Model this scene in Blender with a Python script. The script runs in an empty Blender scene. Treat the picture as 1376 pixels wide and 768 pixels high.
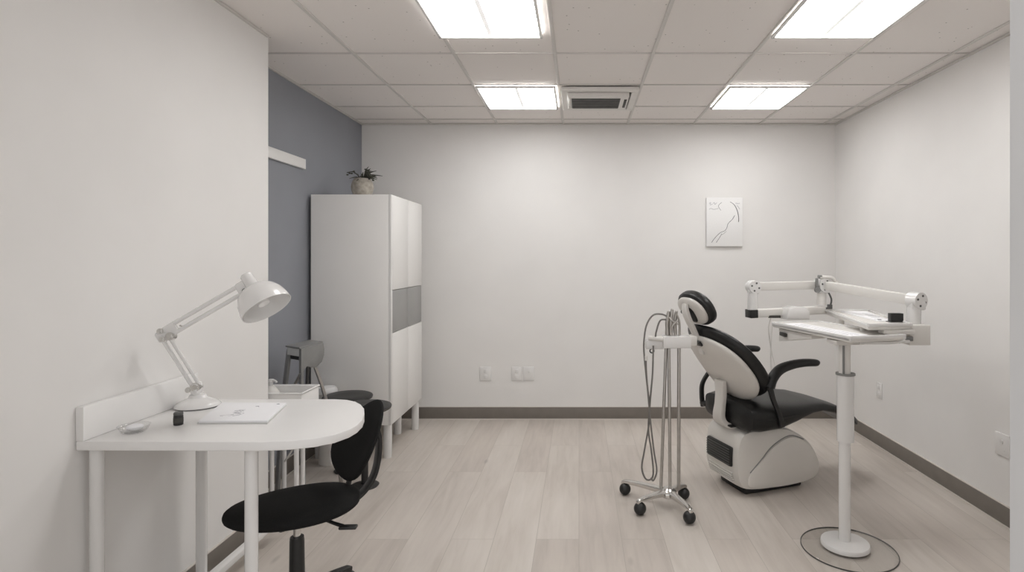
import bpy, bmesh, math, random
from mathutils import Vector as V, Matrix as M4
random.seed(4)
PI = math.pi
SC = bpy.context.scene
COL = SC.collection

# ------------------------------------------------------------------ materials
def nodemat(name):
    m = bpy.data.materials.new(name); m.use_nodes = True
    nt = m.node_tree
    return m, nt, nt.nodes['Principled BSDF']

def mat(name, col, rough=.5, metal=0.0, var=.03, scale=40, bump=0.0, coat=0.0, spec=.5):
    """plain procedural surface: base colour gently varied by noise, optional fine bump"""
    m, nt, b = nodemat(name)
    tc = nt.nodes.new('ShaderNodeTexCoord'); n = nt.nodes.new('ShaderNodeTexNoise')
    n.inputs['Scale'].default_value = scale; n.inputs['Detail'].default_value = 4
    nt.links.new(tc.outputs['Object'], n.inputs['Vector'])
    r = nt.nodes.new('ShaderNodeValToRGB')
    r.color_ramp.elements[0].color = (*[c*(1-var) for c in col], 1); r.color_ramp.elements[0].position = .3
    r.color_ramp.elements[1].color = (*[min(1, c*(1+var)) for c in col], 1); r.color_ramp.elements[1].position = .7
    nt.links.new(n.outputs['Fac'], r.inputs['Fac']); nt.links.new(r.outputs['Color'], b.inputs['Base Color'])
    b.inputs['Roughness'].default_value = rough; b.inputs['Metallic'].default_value = metal
    b.inputs['Coat Weight'].default_value = coat; b.inputs['Specular IOR Level'].default_value = spec
    if bump:
        bp = nt.nodes.new('ShaderNodeBump'); bp.inputs['Strength'].default_value = bump; bp.inputs['Distance'].default_value = .002
        nt.links.new(n.outputs['Fac'], bp.inputs['Height']); nt.links.new(bp.outputs['Normal'], b.inputs['Normal'])
    return m

MT = {}
MT['wall'] = mat('wall_paint', (.765, .752, .738), .85, var=.015, scale=3, bump=.04)
MT['wall_l'] = mat('wall_paint_left', (.765, .752, .738), .75, var=.015, scale=3, bump=.04)
MT['blue'] = mat('slate_blue_paint', (.258, .268, .295), .8, var=.03, scale=3, bump=.04)
MT['jamb'] = mat('jamb_paint', (.65, .655, .665), .6, var=.01, scale=4)
MT['base'] = mat('taupe_baseboard', (.185, .165, .145), .6, var=.05, scale=12)
MT['bead'] = mat('pale_bead', (.6, .56, .52), .6, var=.02)
MT['grid'] = mat('ceiling_grid_metal', (.62, .60, .575), .6, var=.02)
MT['white'] = mat('white_laminate', (.80, .79, .78), .38, var=.012, scale=6)
MT['enamel'] = mat('white_enamel', (.74, .73, .72), .22, var=.01, scale=10, coat=.4)
MT['plastic'] = mat('white_plastic', (.70, .68, .65), .38, var=.015, scale=9)
MT['cab'] = mat('cabinet_white', (.84, .825, .805), .5, var=.012, scale=4)
MT['cabdoor'] = mat('cabinet_door_white', (.76, .75, .735), .42, var=.01, scale=4)
MT['smoke'] = mat('grey_panel', (.30, .30, .295), .3, var=.06, scale=3)
MT['black'] = mat('black_leather', (.010, .010, .010), .38, var=.2, scale=60, bump=.08, spec=.4)
MT['fabric'] = mat('black_fabric', (.010, .010, .010), .85, var=.25, scale=260, bump=.25, spec=.2)
MT['blackplastic'] = mat('black_plastic', (.014, .014, .014), .4, var=.1)
MT['chrome'] = mat('polished_metal', (.68, .67, .65), .2, 1.0, var=.04, scale=20)
MT['steel'] = mat('brushed_steel', (.50, .48, .455), .36, 1.0, var=.08, scale=30)
MT['greymetal'] = mat('grey_lacquer', (.22, .22, .215), .4, var=.05, scale=15)
MT['greydark'] = mat('dark_grey_plastic', (.085, .085, .082), .45, var=.08, scale=15)
MT['greylight'] = mat('light_grey_plastic', (.58, .58, .565), .45, var=.04, scale=15)
MT['shell'] = mat('warm_white_shell', (.64, .615, .58), .32, var=.012, scale=7, coat=.2)
MT['paper'] = mat('white_paper', (.84, .84, .86), .7, var=.006, scale=20)
MT['ink'] = mat('grey_ink', (.30, .30, .33), .8, var=.1)
MT['inkdark'] = mat('dark_ink', (.10, .10, .11), .8, var=.1)
MT['clay'] = mat('speckled_clay', (.36, .33, .285), .85, var=.25, scale=30, bump=.3)
MT['leaf'] = mat('dark_leaf', (.055, .055, .04), .6, var=.4, scale=25)
MT['soil'] = mat('potting_soil', (.03, .025, .02), .95, var=.4, scale=80)
MT['hose'] = mat('grey_hose', (.17, .16, .15), .5, var=.1, scale=30)
MT['slot'] = mat('dark_slot', (.05, .047, .042), .6, var=.2, scale=30)
MT['grille'] = mat('grille_grey', (.06, .058, .052), .4, var=.25, scale=18)
MT['canvas'] = mat('canvas_white', (.80, .795, .79), .8, var=.012, scale=90, bump=.1)

def clear(name, tint, sheen, rough):
    m = bpy.data.materials.new(name); m.use_nodes = True; nt = m.node_tree; nt.nodes.remove(nt.nodes['Principled BSDF'])
    N, L = nt.nodes.new, nt.links.new; out = nt.nodes['Material Output']
    tc = N('ShaderNodeTexCoord'); n = N('ShaderNodeTexNoise'); n.inputs['Scale'].default_value = 8; L(tc.outputs['Object'], n.inputs['Vector'])
    mr = N('ShaderNodeMapRange'); mr.inputs['To Min'].default_value = rough; mr.inputs['To Max'].default_value = rough+.04; L(n.outputs['Fac'], mr.inputs['Value'])
    t = N('ShaderNodeBsdfTransparent'); t.inputs['Color'].default_value = (*tint, 1)
    g_ = N('ShaderNodeBsdfGlossy'); L(mr.outputs['Result'], g_.inputs['Roughness'])
    fr = N('ShaderNodeLayerWeight'); fr.inputs['Blend'].default_value = sheen
    mx = N('ShaderNodeMixShader'); L(fr.outputs['Facing'], mx.inputs[0]); L(t.outputs[0], mx.inputs[1]); L(g_.outputs[0], mx.inputs[2]); L(mx.outputs[0], out.inputs['Surface'])
    return m
MT['glass'] = clear('clear_acrylic', (.985, .985, .98), .09, .06)
MT['clear'] = clear('clear_plastic', (.96, .96, .96), .12, .12)

def lightmat(name, strength):
    m, nt, b = nodemat(name)
    tc = nt.nodes.new('ShaderNodeTexCoord'); n = nt.nodes.new('ShaderNodeTexNoise'); n.inputs['Scale'].default_value = 30
    nt.links.new(tc.outputs['Object'], n.inputs['Vector'])
    r = nt.nodes.new('ShaderNodeValToRGB')
    r.color_ramp.elements[0].color = (.97, .967, .958, 1); r.color_ramp.elements[1].color = (1, .997, .988, 1)
    nt.links.new(n.outputs['Fac'], r.inputs['Fac'])
    nt.links.new(r.outputs['Color'], b.inputs['Emission Color'])
    b.inputs['Base Color'].default_value = (.9, .9, .9, 1); b.inputs['Emission Strength'].default_value = strength
    return m
MT['lamp'] = lightmat('light_diffuser', 13.2)
MT['lampedge'] = lightmat('light_joint_strip', .45)

def floor_mat():
    m, nt, b = nodemat('greige_oak_planks'); L = nt.links.new; N = nt.nodes.new
    tc = N('ShaderNodeTexCoord'); sp = N('ShaderNodeSeparateXYZ'); cb = N('ShaderNodeCombineXYZ')
    L(tc.outputs['Object'], sp.inputs[0]); L(sp.outputs['Y'], cb.inputs['X']); L(sp.outputs['X'], cb.inputs['Y'])
    br = N('ShaderNodeTexBrick'); br.offset = .37; br.offset_frequency = 2
    br.inputs['Scale'].default_value = 1; br.inputs['Brick Width'].default_value = 1.5; br.inputs['Row Height'].default_value = .225
    br.inputs['Mortar Size'].default_value = .0014; br.inputs['Mortar Smooth'].default_value = .2
    br.inputs['Color1'].default_value = (0, 0, 0, 1); br.inputs['Color2'].default_value = (1, 1, 1, 1); br.inputs['Mortar'].default_value = (.5, .5, .5, 1)
    L(cb.outputs[0], br.inputs['Vector'])
    # grain, stretched along the boards; shifted per board
    mp = N('ShaderNodeMapping'); mp.inputs['Scale'].default_value = (1.1, 11, 1); L(cb.outputs[0], mp.inputs['Vector'])
    ad = N('ShaderNodeVectorMath'); ad.operation = 'ADD'; L(mp.outputs[0], ad.inputs[0]); L(br.outputs['Color'], ad.inputs[1])
    g = N('ShaderNodeTexNoise'); g.inputs['Scale'].default_value = 2.2; g.inputs['Detail'].default_value = 7; g.inputs['Roughness'].default_value = .6; g.inputs['Distortion'].default_value = .5
    L(ad.outputs[0], g.inputs['Vector'])
    mp2 = N('ShaderNodeMapping'); mp2.inputs['Scale'].default_value = (.7, 3.0, 1); L(cb.outputs[0], mp2.inputs['Vector'])
    ad2 = N('ShaderNodeVectorMath'); ad2.operation = 'ADD'; L(mp2.outputs[0], ad2.inputs[0]); L(br.outputs['Color'], ad2.inputs[1])
    c = N('ShaderNodeTexNoise'); c.inputs['Scale'].default_value = 1.7; c.inputs['Detail'].default_value = 3; L(ad2.outputs[0], c.inputs['Vector'])
    r = N('ShaderNodeValToRGB'); e = r.color_ramp.elements
    e[0].position = .28; e[0].color = (.45, .403, .36, 1); e[1].position = .72; e[1].color = (.63, .58, .53, 1)
    k = e.new(.5); k.color = (.555, .505, .46, 1)
    mx = N('ShaderNodeMath'); mx.operation = 'MULTIPLY_ADD'; L(g.outputs['Fac'], mx.inputs[0]); mx.inputs[1].default_value = .45
    m2 = N('ShaderNodeMath'); m2.operation = 'MULTIPLY'; L(c.outputs['Fac'], m2.inputs[0]); m2.inputs[1].default_value = .55
    L(m2.outputs[0], mx.inputs[2]); L(mx.outputs[0], r.inputs['Fac'])
    mix = N('ShaderNodeMixRGB'); mix.blend_type = 'OVERLAY'; mix.inputs['Fac'].default_value = .065
    L(r.outputs['Color'], mix.inputs[1]); L(br.outputs['Color'], mix.inputs[2])
    # occasional knots
    vo = N('ShaderNodeTexVoronoi'); vo.inputs['Scale'].default_value = 1.3; mp3 = N('ShaderNodeMapping'); mp3.inputs['Scale'].default_value = (.8, 2.4, 1)
    L(cb.outputs[0], mp3.inputs['Vector']); L(mp3.outputs[0], vo.inputs['Vector'])
    kr = N('ShaderNodeValToRGB'); kr.color_ramp.elements[0].position = .015; kr.color_ramp.elements[0].color = (.6, .6, .6, 1); kr.color_ramp.elements[1].position = .06; kr.color_ramp.elements[1].color = (1, 1, 1, 1)
    L(vo.outputs['Distance'], kr.inputs['Fac'])
    mk = N('ShaderNodeMixRGB'); mk.blend_type = 'MULTIPLY'; mk.inputs['Fac'].default_value = .6; L(mix.outputs[0], mk.inputs[1]); L(kr.outputs['Color'], mk.inputs[2])
    mo = N('ShaderNodeMixRGB'); mo.blend_type = 'MIX'; mo.inputs[2].default_value = (.34, .31, .27, 1)
    mf = N('ShaderNodeMath'); mf.operation = 'MULTIPLY'; mf.inputs[1].default_value = .7; L(br.outputs['Fac'], mf.inputs[0]); L(mf.outputs[0], mo.inputs[0])
    L(mk.outputs[0], mo.inputs[1]); L(mo.outputs[0], b.inputs['Base Color'])
    b.inputs['Roughness'].default_value = .48
    bp = N('ShaderNodeBump'); bp.inputs['Strength'].default_value = .12; bp.inputs['Distance'].default_value = .001; L(g.outputs['Fac'], bp.inputs['Height']); L(bp.outputs[0], b.inputs['Normal'])
    return m
MT['floor'] = floor_mat()

def ceiling_mat():
    m, nt, b = nodemat('mineral_ceiling_tile'); L = nt.links.new; N = nt.nodes.new
    tc = N('ShaderNodeTexCoord'); n = N('ShaderNodeTexNoise'); n.inputs['Scale'].default_value = 90; L(tc.outputs['Object'], n.inputs['Vector'])
    vo = N('ShaderNodeTexVoronoi'); vo.inputs['Scale'].default_value = 17; L(tc.outputs['Object'], vo.inputs['Vector'])
    r = N('ShaderNodeValToRGB'); e = r.color_ramp.elements
    e[0].position = .045; e[0].color = (.30, .28, .26, 1); e[1].position = .085; e[1].color = (.80, .765, .74, 1)
    L(vo.outputs['Distance'], r.inputs['Fac']); L(r.outputs['Color'], b.inputs['Base Color']); b.inputs['Roughness'].default_value = .9
    bp = N('ShaderNodeBump'); bp.inputs['Strength'].default_value = .25; bp.inputs['Distance'].default_value = .002; L(n.outputs['Fac'], bp.inputs['Height']); L(bp.outputs[0], b.inputs['Normal'])
    return m
MT['ceil'] = ceiling_mat()

# ------------------------------------------------------------------ geometry helpers
class MB:
    def __init__(s): s.bm = bmesh.new()
    def _xf(s, vs, mx):
        if mx is not None: bmesh.ops.transform(s.bm, matrix=mx, verts=vs)
    def box(s, c, d, bev=0.0, mx=None, seg=2):
        r = bmesh.ops.create_cube(s.bm, size=1.0)
        vs = r['verts']; bmesh.ops.scale(s.bm, vec=d, verts=vs); bmesh.ops.translate(s.bm, vec=c, verts=vs)
        s._xf(vs, mx)
        if bev:
            es = list({e for v in vs for e in v.link_edges})
            bmesh.ops.bevel(s.bm, geom=es, offset=bev, segments=seg, affect='EDGES', profile=.5)
        return s
    def bar(s, a, b, w, h, bev=0.0, up=(0, 0, 1)):
        """rectangular bar from a to b, w across, h along 'up'"""
        a, b = V(a), V(b); d = b-a; L = d.length; x = d.normalized(); u = V(up)
        y = u.cross(x)
        if y.length < 1e-6: y = V((0, 1, 0)).cross(x)
        y.normalize(); z = x.cross(y)
        mx = M4(((x.x, y.x, z.x, 0), (x.y, y.y, z.y, 0), (x.z, y.z, z.z, 0), (0, 0, 0, 1)))
        mx = M4.Translation((a+b)/2) @ mx
        return s.box((0, 0, 0), (L, w, h), bev, mx)
    def ring_loft(s, rings, cap=True, closed=True):
        bvs = [[s.bm.verts.new(p) for p in r] for r in rings]
        n = len(bvs[0])
        for i in range(len(bvs)-1):
            for j in range(n if closed else n-1):
                k = (j+1) % n
                s.bm.faces.new((bvs[i][j], bvs[i][k], bvs[i+1][k], bvs[i+1][j]))
        if cap:
            s.bm.faces.new(list(reversed(bvs[0]))); s.bm.faces.new(bvs[-1])
        return s
    def cyl(s, a, b, r0, r1=None, n=24):
        return s.tube([a, b], [r0, r0 if r1 is None else r1], n, smooth=False)
    def tube(s, pts, r, n=12, smooth=True, sub=6):
        pts = [V(p) for p in pts]; rs = r if isinstance(r, (list, tuple)) else [r]*len(pts)
        if smooth and len(pts) > 2:
            P, R = [], []
            for i in range(len(pts)-1):
                p0 = pts[max(i-1, 0)]; p1 = pts[i]; p2 = pts[i+1]; p3 = pts[min(i+2, len(pts)-1)]
                for k in range(sub):
                    t = k/sub
                    P.append(.5*((2*p1)+(p2-p0)*t+(2*p0-5*p1+4*p2-p3)*t*t+(3*p1-p0-3*p2+p3)*t**3)); R.append(rs[i]+(rs[i+1]-rs[i])*t)
            P.append(pts[-1]); R.append(rs[-1]); pts, rs = P, R
        rings = []; nrm = None
        for i, p in enumerate(pts):
            d = (pts[min(i+1, len(pts)-1)]-pts[max(i-1, 0)]).normalized()
            if nrm is None:
                nrm = d.orthogonal().normalized()
            else:
                nrm = (nrm-d*nrm.dot(d)).normalized()
            bi = d.cross(nrm)
            rings.append([p+(nrm*math.cos(2*PI*k/n)+bi*math.sin(2*PI*k/n))*rs[i] for k in range(n)])
        return s.ring_loft(rings)
    def strap(s, pts, w, h, side=(0, 1, 0), sub=6):
        """flat rectangular section swept along a curve; w along 'side', h across; w,h numbers or lists"""
        pts = [V(p) for p in pts]; n = len(pts)
        ws = w if isinstance(w, (list, tuple)) else [w]*n; hs = h if isinstance(h, (list, tuple)) else [h]*n
        P, W, H = [], [], []
        for i in range(n-1):
            p0 = pts[max(i-1, 0)]; p1 = pts[i]; p2 = pts[i+1]; p3 = pts[min(i+2, n-1)]
            for k in range(sub):
                t = k/sub
                P.append(.5*((2*p1)+(p2-p0)*t+(2*p0-5*p1+4*p2-p3)*t*t+(3*p1-p0-3*p2+p3)*t**3)); W.append(ws[i]+(ws[i+1]-ws[i])*t); H.append(hs[i]+(hs[i+1]-hs[i])*t)
        P.append(pts[-1]); W.append(ws[-1]); H.append(hs[-1])
        sd = V(side).normalized(); rings = []
        for i, p in enumerate(P):
            d = (P[min(i+1, len(P)-1)]-P[max(i-1, 0)]).normalized(); nn = d.cross(sd).normalized()
            a, b = W[i]/2, H[i]/2; c = min(a, b)*.45; ring = []
            for (sa, sb) in ((1, 1), (-1, 1), (-1, -1), (1, -1)):
                q = [(sa*a, sb*(b-c)), (sa*(a-c*.3), sb*(b-c*.3)), (sa*(a-c), sb*b)]
                if sa*sb < 0: q.reverse()
                ring += [p+sd*x+nn*y for x, y in q]
            rings.append(ring)
        return s.ring_loft(rings)
    def lathe(s, prof, c=(0, 0, 0), n=32, mx=None, cap=True):
        c = V(c); vs0 = len(s.bm.verts); rings = []
        for (r, z) in prof:
            r = max(r, 1e-4); rings.append([c+V((r*math.cos(2*PI*k/n), r*math.sin(2*PI*k/n), z)) for k in range(n)])
        if mx is not None: rings = [[mx @ p for p in q] for q in rings]
        return s.ring_loft(rings, cap)
    def prism(s, poly, z0, z1, bev=0.0, mx=None):
        lo = [s.bm.verts.new((x, y, z0)) for x, y in poly]; hi = [s.bm.verts.new((x, y, z1)) for x, y in poly]
        n = len(poly); fs = [s.bm.faces.new(list(reversed(lo))), s.bm.faces.new(hi)]
        for i in range(n): fs.append(s.bm.faces.new((lo[i], lo[(i+1) % n], hi[(i+1) % n], hi[i])))
        if bev:
            es = list(fs[0].edges)+list(fs[1].edges)
            s._xf(lo+hi, mx); bmesh.ops.bevel(s.bm, geom=es, offset=bev, segments=2, affect='EDGES', profile=.5)
        else: s._xf(lo+hi, mx)
        return s
    def sup(s, c, d, e1=.6, e2=.8, mx=None, nu=40, nv=14):
        """superellipsoid cushion: half sizes d, e1 edge profile, e2 plan"""
        f = lambda w, e: math.copysign(abs(w)**e, w)
        rings = []
        for i in range(1, nv):
            v = -PI/2+PI*i/nv
            rings.append([V((c[0]+d[0]*f(math.cos(v), e1)*f(math.cos(2*PI*k/nu), e2), c[1]+d[1]*f(math.cos(v), e1)*f(math.sin(2*PI*k/nu), e2), c[2]+d[2]*f(math.sin(v), e1))) for k in range(nu)])
        if mx is not None: rings = [[mx @ p for p in q] for q in rings]
        return s.ring_loft(rings)

def frame(o, x, y, z):
    o, x, y, z = V(o), V(x).normalized(), V(y).normalized(), V(z).normalized()
    return M4(((x.x, y.x, z.x, o.x), (x.y, y.y, z.y, o.y), (x.z, y.z, z.z, o.z), (0, 0, 0, 1)))

INV = {}
def obj(name, mb, m, parent=None, local=False, kind=None, label=None, angle=38):
    me = bpy.data.meshes.new(name); bm = mb.bm
    if parent is not None and not local: bmesh.ops.transform(bm, matrix=INV[parent.name], verts=bm.verts)
    bmesh.ops.recalc_face_normals(bm, faces=bm.faces)
    bm.to_mesh(me); bm.free()
    me.materials.append(m)
    me.polygons.foreach_set('use_smooth', [True]*len(me.polygons)); me.set_sharp_from_angle(angle=math.radians(angle))
    o = bpy.data.objects.new(name, me); COL.objects.link(o)
    if parent is not None:
        o.parent = parent; INV[o.name] = INV[parent.name]
    else: INV[o.name] = M4.Identity(4)
    if kind: o['kind'] = kind
    if label: o['label'] = label
    return o
def thing(name, label, cat, loc=(0, 0, 0), rotz=0.0, group=None):
    o = bpy.data.objects.new(name, None); COL.objects.link(o); o.empty_display_size = .1
    o.location = loc; o.rotation_euler = (0, 0, rotz)
    INV[o.name] = (M4.Translation(V(loc)) @ M4.Rotation(rotz, 4, 'Z')).inverted()
    o['label'] = label; o['category'] = cat
    if group: o['group'] = group
    return o
def tag(o, label, cat, group=None):
    o['label'] = label; o['category'] = cat
    if group: o['group'] = group
    return o
def dup(root, loc, label, group=None, rotz=None):
    r = root.copy(); COL.objects.link(r); r.location = loc; r['label'] = label
    if rotz is not None: r.rotation_euler = (0, 0, rotz)
    if group: r['group'] = group
    for ch in list(root.children):
        c = ch.copy(); COL.objects.link(c); c.parent = r
        for g in list(ch.children):
            d = g.copy(); COL.objects.link(d); d.parent = c
    return r
def struct(name, mb, m): return obj(name, mb, m, kind='structure')

# ------------------------------------------------------------------ the room  (camera at x=0, y=0; back wall y=5.233)
HC = 1.484; CZ = 2.692; YB = 5.233; XR = 2.365; XL = -1.73; YL = 3.165; XB = -2.0; YF = 1.15
struct('floor', MB().box((0.2, 2.1, -.05), (5.2, 6.6, .1)), MT['floor'])
struct('ceiling', MB().box((0.2, 3.1, CZ+.075), (4.9, 4.6, .1)), MT['ceil'])
struct('wall_back', MB().box((.18, YB+.06, CZ/2), (4.7, .12, CZ+.1)), MT['wall'])
struct('wall_right', MB().box((XR+.06, (YF+YB)/2-.1, CZ/2), (.12, YB-YF+.3, CZ+.1)), MT['wall'])
struct('wall_left', MB().box((XL-.055, (YF+YL)/2-.05, CZ/2), (.11, YL-YF+.1, CZ+.1)), MT['wall_l'])
struct('wall_left_recess', MB().box((XB-.06, (YL+YB)/2-.2, CZ/2), (.12, YB-YL+.6, CZ+.1)), MT['blue'])
# the wall the photo is taken through, open in the middle
XJ = .8777
struct('wall_front', MB().box(((XJ+.03+XR)/2, YF-.075, CZ/2), (XR-XJ-.03, .13, CZ+.1)).box(((XL-1.35)/2, YF-.075, CZ/2), (XL+1.35 if XL+1.35 > 0 else -(XL+1.35), .13, CZ+.1)), MT['wall'])
struct('trim_1', MB().box((XJ+.015, YF-.075, CZ/2), (.03, .17, CZ), .003), MT['jamb'])

def baseboard(name, a, b, nx, ny, h=.112):
    """board of 12 mm standing on the floor in front of a wall, a -> b along the wall; nx,ny points into the room"""
    c = ((a[0]+b[0])/2+nx*.006, (a[1]+b[1])/2+ny*.006); d = (abs(a[0]-b[0])+abs(nx)*.012, abs(a[1]-b[1])+abs(ny)*.012)
    o = struct(name, MB().box((c[0], c[1], h/2), (d[0], d[1], h), .002), MT['base'])
    c2 = ((a[0]+b[0])/2+nx*.0155, (a[1]+b[1])/2+ny*.0155); d2 = (abs(a[0]-b[0])+abs(nx)*.007, abs(a[1]-b[1])+abs(ny)*.007)
    obj('floor_bead', MB().box((c2[0], c2[1], .004), (d2[0], d2[1], .008)), MT['bead'], o)
    obj('top_bead', MB().box((c[0], c[1], h+.002), (d[0], d[1], .004)), MT['bead'], o)
baseboard('baseboard_back', (XB, YB), (XR, YB), 0, -1)
baseboard('baseboard_right', (XR, YF), (XR, YB), -1, 0)
baseboard('baseboard_left', (XL, YF), (XL, YL), 1, 0)
baseboard('baseboard_left_recess', (XB, YL), (XB, YB), 1, 0)

# suspended ceiling grid, T-bars 24 mm wide standing just below the tiles
GX = [-1.36, -.753, -.146, .446, 1.055, 1.66, 2.247]
GY = [1.6, 2.2, 3.424, 4.048, 4.63, 5.055]
g = MB()
for x in GX: g.box((x, (YF+YB)/2, CZ+.0215), (.022, YB-YF, .009), .002)
for y in GY: g.box(((XB+XR)/2, y, CZ+.022), (XR-XB, .013, .008), .002)
struct('trim_2', g, MT['grid'])
# wall angle round the room
g = MB().box((0.18, YB-.008, CZ+.017), (4.36, .016, .012)).box((XR-.008, 3.2, CZ+.017), (.016, 4.05, .012)).box((XB+.008, 4.2, CZ+.017), (.016, 2.06, .012)).box((XL+.006, 2.15, CZ+.017), (.012, 2.0, .012))
struct('trim_3', g, MT['grid'])

# ------------------------------------------------------------------ ceiling lights
LX = [(-.765, -.205), (1.062, 1.622)]
def ceiling_light(cx, cy, w, d, label):
    t = thing('ceiling_light', label, 'ceiling light', (cx, cy, CZ), 0, 'square light panels in the ceiling')
    f = MB(); k = .016
    for sx in (-1, 1): f.box((sx*(w/2-k/2), 0, .004), (k, d, .016), .003)
    for sy in (-1, 1): f.box((0, sy*(d/2-k/2), .004), (w-2*k, k, .016), .003)
    obj('frame', f, MT['enamel'], t, local=True)
    for sx in (-1, 1):
        obj('diffuser', MB().box((sx*(w-2*k)/4, 0, .012), ((w-2*k)/2-.005, d-2*k, .006)), MT['lamp'], t, local=True)
    obj('rib', MB().box((0, 0, .0112), (.024, d-2*k, .0064)), MT['lampedge'], t, local=True)
    return t
l0 = ceiling_light((-.765-.205)/2, 2.835, .57, .60, 'square light panel nearest the left wall, cut off by the top edge of the photo')
dup(l0, (1.342, 2.835, CZ), 'square light panel at top right, cut off by the top edge of the photo')
dup(l0, (-.452, 4.335, CZ), 'square light panel directly left of the ceiling air vent')
dup(l0, (1.352, 4.335, CZ), 'square light panel to the right of the air vent, nearest the back right corner')

# ------------------------------------------------------------------ ceiling air cassette
t = thing('air_vent', 'ceiling air vent with white frame and dark grille between the two far light panels', 'air vent', (.15, 4.335, CZ))
f = MB()
f.box((0, -.255, -.002), (.56, .05, .03), .006).box((0, .255, -.002), (.56, .05, .03), .006)
f.box((-.255, 0, -.002), (.05, .46, .03), .006).box((.255, 0, -.002), (.05, .46, .03), .006)
obj('frame', f, MT['plastic'], t, local=True)
obj('slot', MB().box((0, 0, .012), (.46, .46, .012)), MT['slot'], t, local=True)
p = MB().box((-.01, -.055, -.034), (.45, .345, .026), .008).box((-.01, -.205, -.022), (.45, .05, .014), .004)
obj('panel', p, MT['plastic'], t, local=True)
for sx in (-.15, .15): obj('hanger', MB().box((sx, .02, -.006), (.03, .03, .034), .003), MT['plastic'], t, local=True)
gr = MB().box((-.025, -.055, -.046), (.36, .26, .008), .003)
for k in range(9): gr.box((-.025, -.170+k*.029, -.0515), (.35, .012, .005))
obj('grille', gr, MT['grille'], t, local=True)
obj('side_slot', MB().box((.193, -.05, -.0475), (.020, .22, .006), .002), MT['slot'], t, local=True)
obj('latch', MB().tube([(-.215, -.19, -.047), (-.222, -.12, -.055), (-.212, .0, -.050)], .006, 8), MT['plastic'], t, local=True)
obj('clip', MB().box((-.215, .07, -.049), (.02, .03, .008), .003), MT['plastic'], t, local=True)

# ------------------------------------------------------------------ rail on the slate blue wall
o = obj('wall_rail', MB().box((XB+.011, 3.66, 2.16), (.022, .92, .072), .003), MT['white'])
tag(o, 'white horizontal rail mounted high on the slate blue wall', 'rail')

# ------------------------------------------------------------------ picture
t = thing('picture', 'white canvas with a thin grey line drawing on the back wall', 'picture', (1.333, YB-.028, 1.81))
W2, H2 = .166, .223
obj('canvas', MB().box((0, .013, 0), (2*W2, .026, 2*H2), .004), MT['canvas'], t, local=True)
def ink(points, r=.0022):
    """pen line as a flat ribbon of real thickness lying on the canvas"""
    return [((x-.5)*2*W2, -.0005, (.5-y)*2*H2) for x, y in points], r
for pts, w in [([(.655, .085), (.77, .15), (.85, .27), (.885, .40), (.885, .50)], .0062), ([(.78, .36), (.72, .44), (.6, .53), (.56, .62), (.50, .68), (.38, .72), (.24, .82), (.14, .92)], .0056),
               ([(.42, .74), (.36, .82), (.27, .92)], .005), ([(.55, .69), (.48, .735), (.42, .76)], .003), ([(.42, .095), (.33, .17), (.40, .26)], .0042)]:
    P, r = ink(pts); obj('stroke', MB().strap(P, w, .0016, side=(1, 0, 0)) if w > .006 else MB().tube(P, w*.36, 7), MT['inkdark'], t, local=True)
for pts in [[(.07, .12), (.12, .10), (.10, .15), (.17, .13)], [(.18, .12), (.22, .10), (.23, .14), (.29, .10)], [(.07, .24), (.13, .22), (.2, .24), (.33, .22)], [(.80, .11), (.86, .12), (.92, .115)], [(.84, .16), (.89, .20), (.92, .24)], [(.70, .46), (.76, .38)]]:
    P, r = ink(pts); obj('pencil_mark', MB().tube(P, .0016, 6), MT['ink'], t, local=True)

# ------------------------------------------------------------------ wall outlets
def outlet(label, loc, rotz, dbl=False, w=.078, h=.125):
    t = thing('wall_outlet', label, 'outlet', loc, rotz, 'white wall plates')
    obj('plate', MB().box((0, -.004, 0), (w, .008, h), .003), MT['enamel'], t, local=True)
    if dbl:
        sos = [obj('knob', MB().cyl((0, -.0075, .015), (0, -.013, .015), .012, n=20), MT['enamel'], t, local=True)]
        obj('screw', MB().cyl((.02, -.0075, -.03), (.02, -.010, -.03), .003, n=10), MT['greylight'], t, local=True)
    else: sos = [obj('socket', MB().box((0, -.0085, dz), (.030, .004, .034), .0015), MT['enamel'], t, local=True) for dz in (-.026, .026)]
    if dbl: obj('pin_hole', MB().cyl((0, -.0125, .015), (0, -.0138, .015), .005, n=14), MT['greylight'], sos[0], local=True)
    else:
        for so, dz in zip(sos, (-.026, .026)):
            for dx in (-.006, .006): obj('pin_hole', MB().box((dx, -.0103, dz+.003), (.003, .0012, .009)), MT['greylight'], so, local=True)
            obj('pin_hole', MB().cyl((0, -.0098, dz-.010), (0, -.0109, dz-.010), .0022, n=8), MT['greylight'], so, local=True)
    return t
outlet('white outlet on the back wall nearest the tall cabinet', (-.86, YB, .418), 0, w=.105)
outlet('left plate of the close pair of white outlets on the back wall', (-.573, YB, .418), 0, w=.092)
outlet('right plate of the close pair of white outlets on the back wall', (-.462, YB, .418), 0, True, w=.1)
outlet('white outlet on the right wall behind the stand pole', (XR, 4.47, .44), -PI/2)
outlet('white wall plate on the right wall, nearest the right edge of the photo', (XR, 3.17, .443), -PI/2, True, w=.105)

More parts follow.
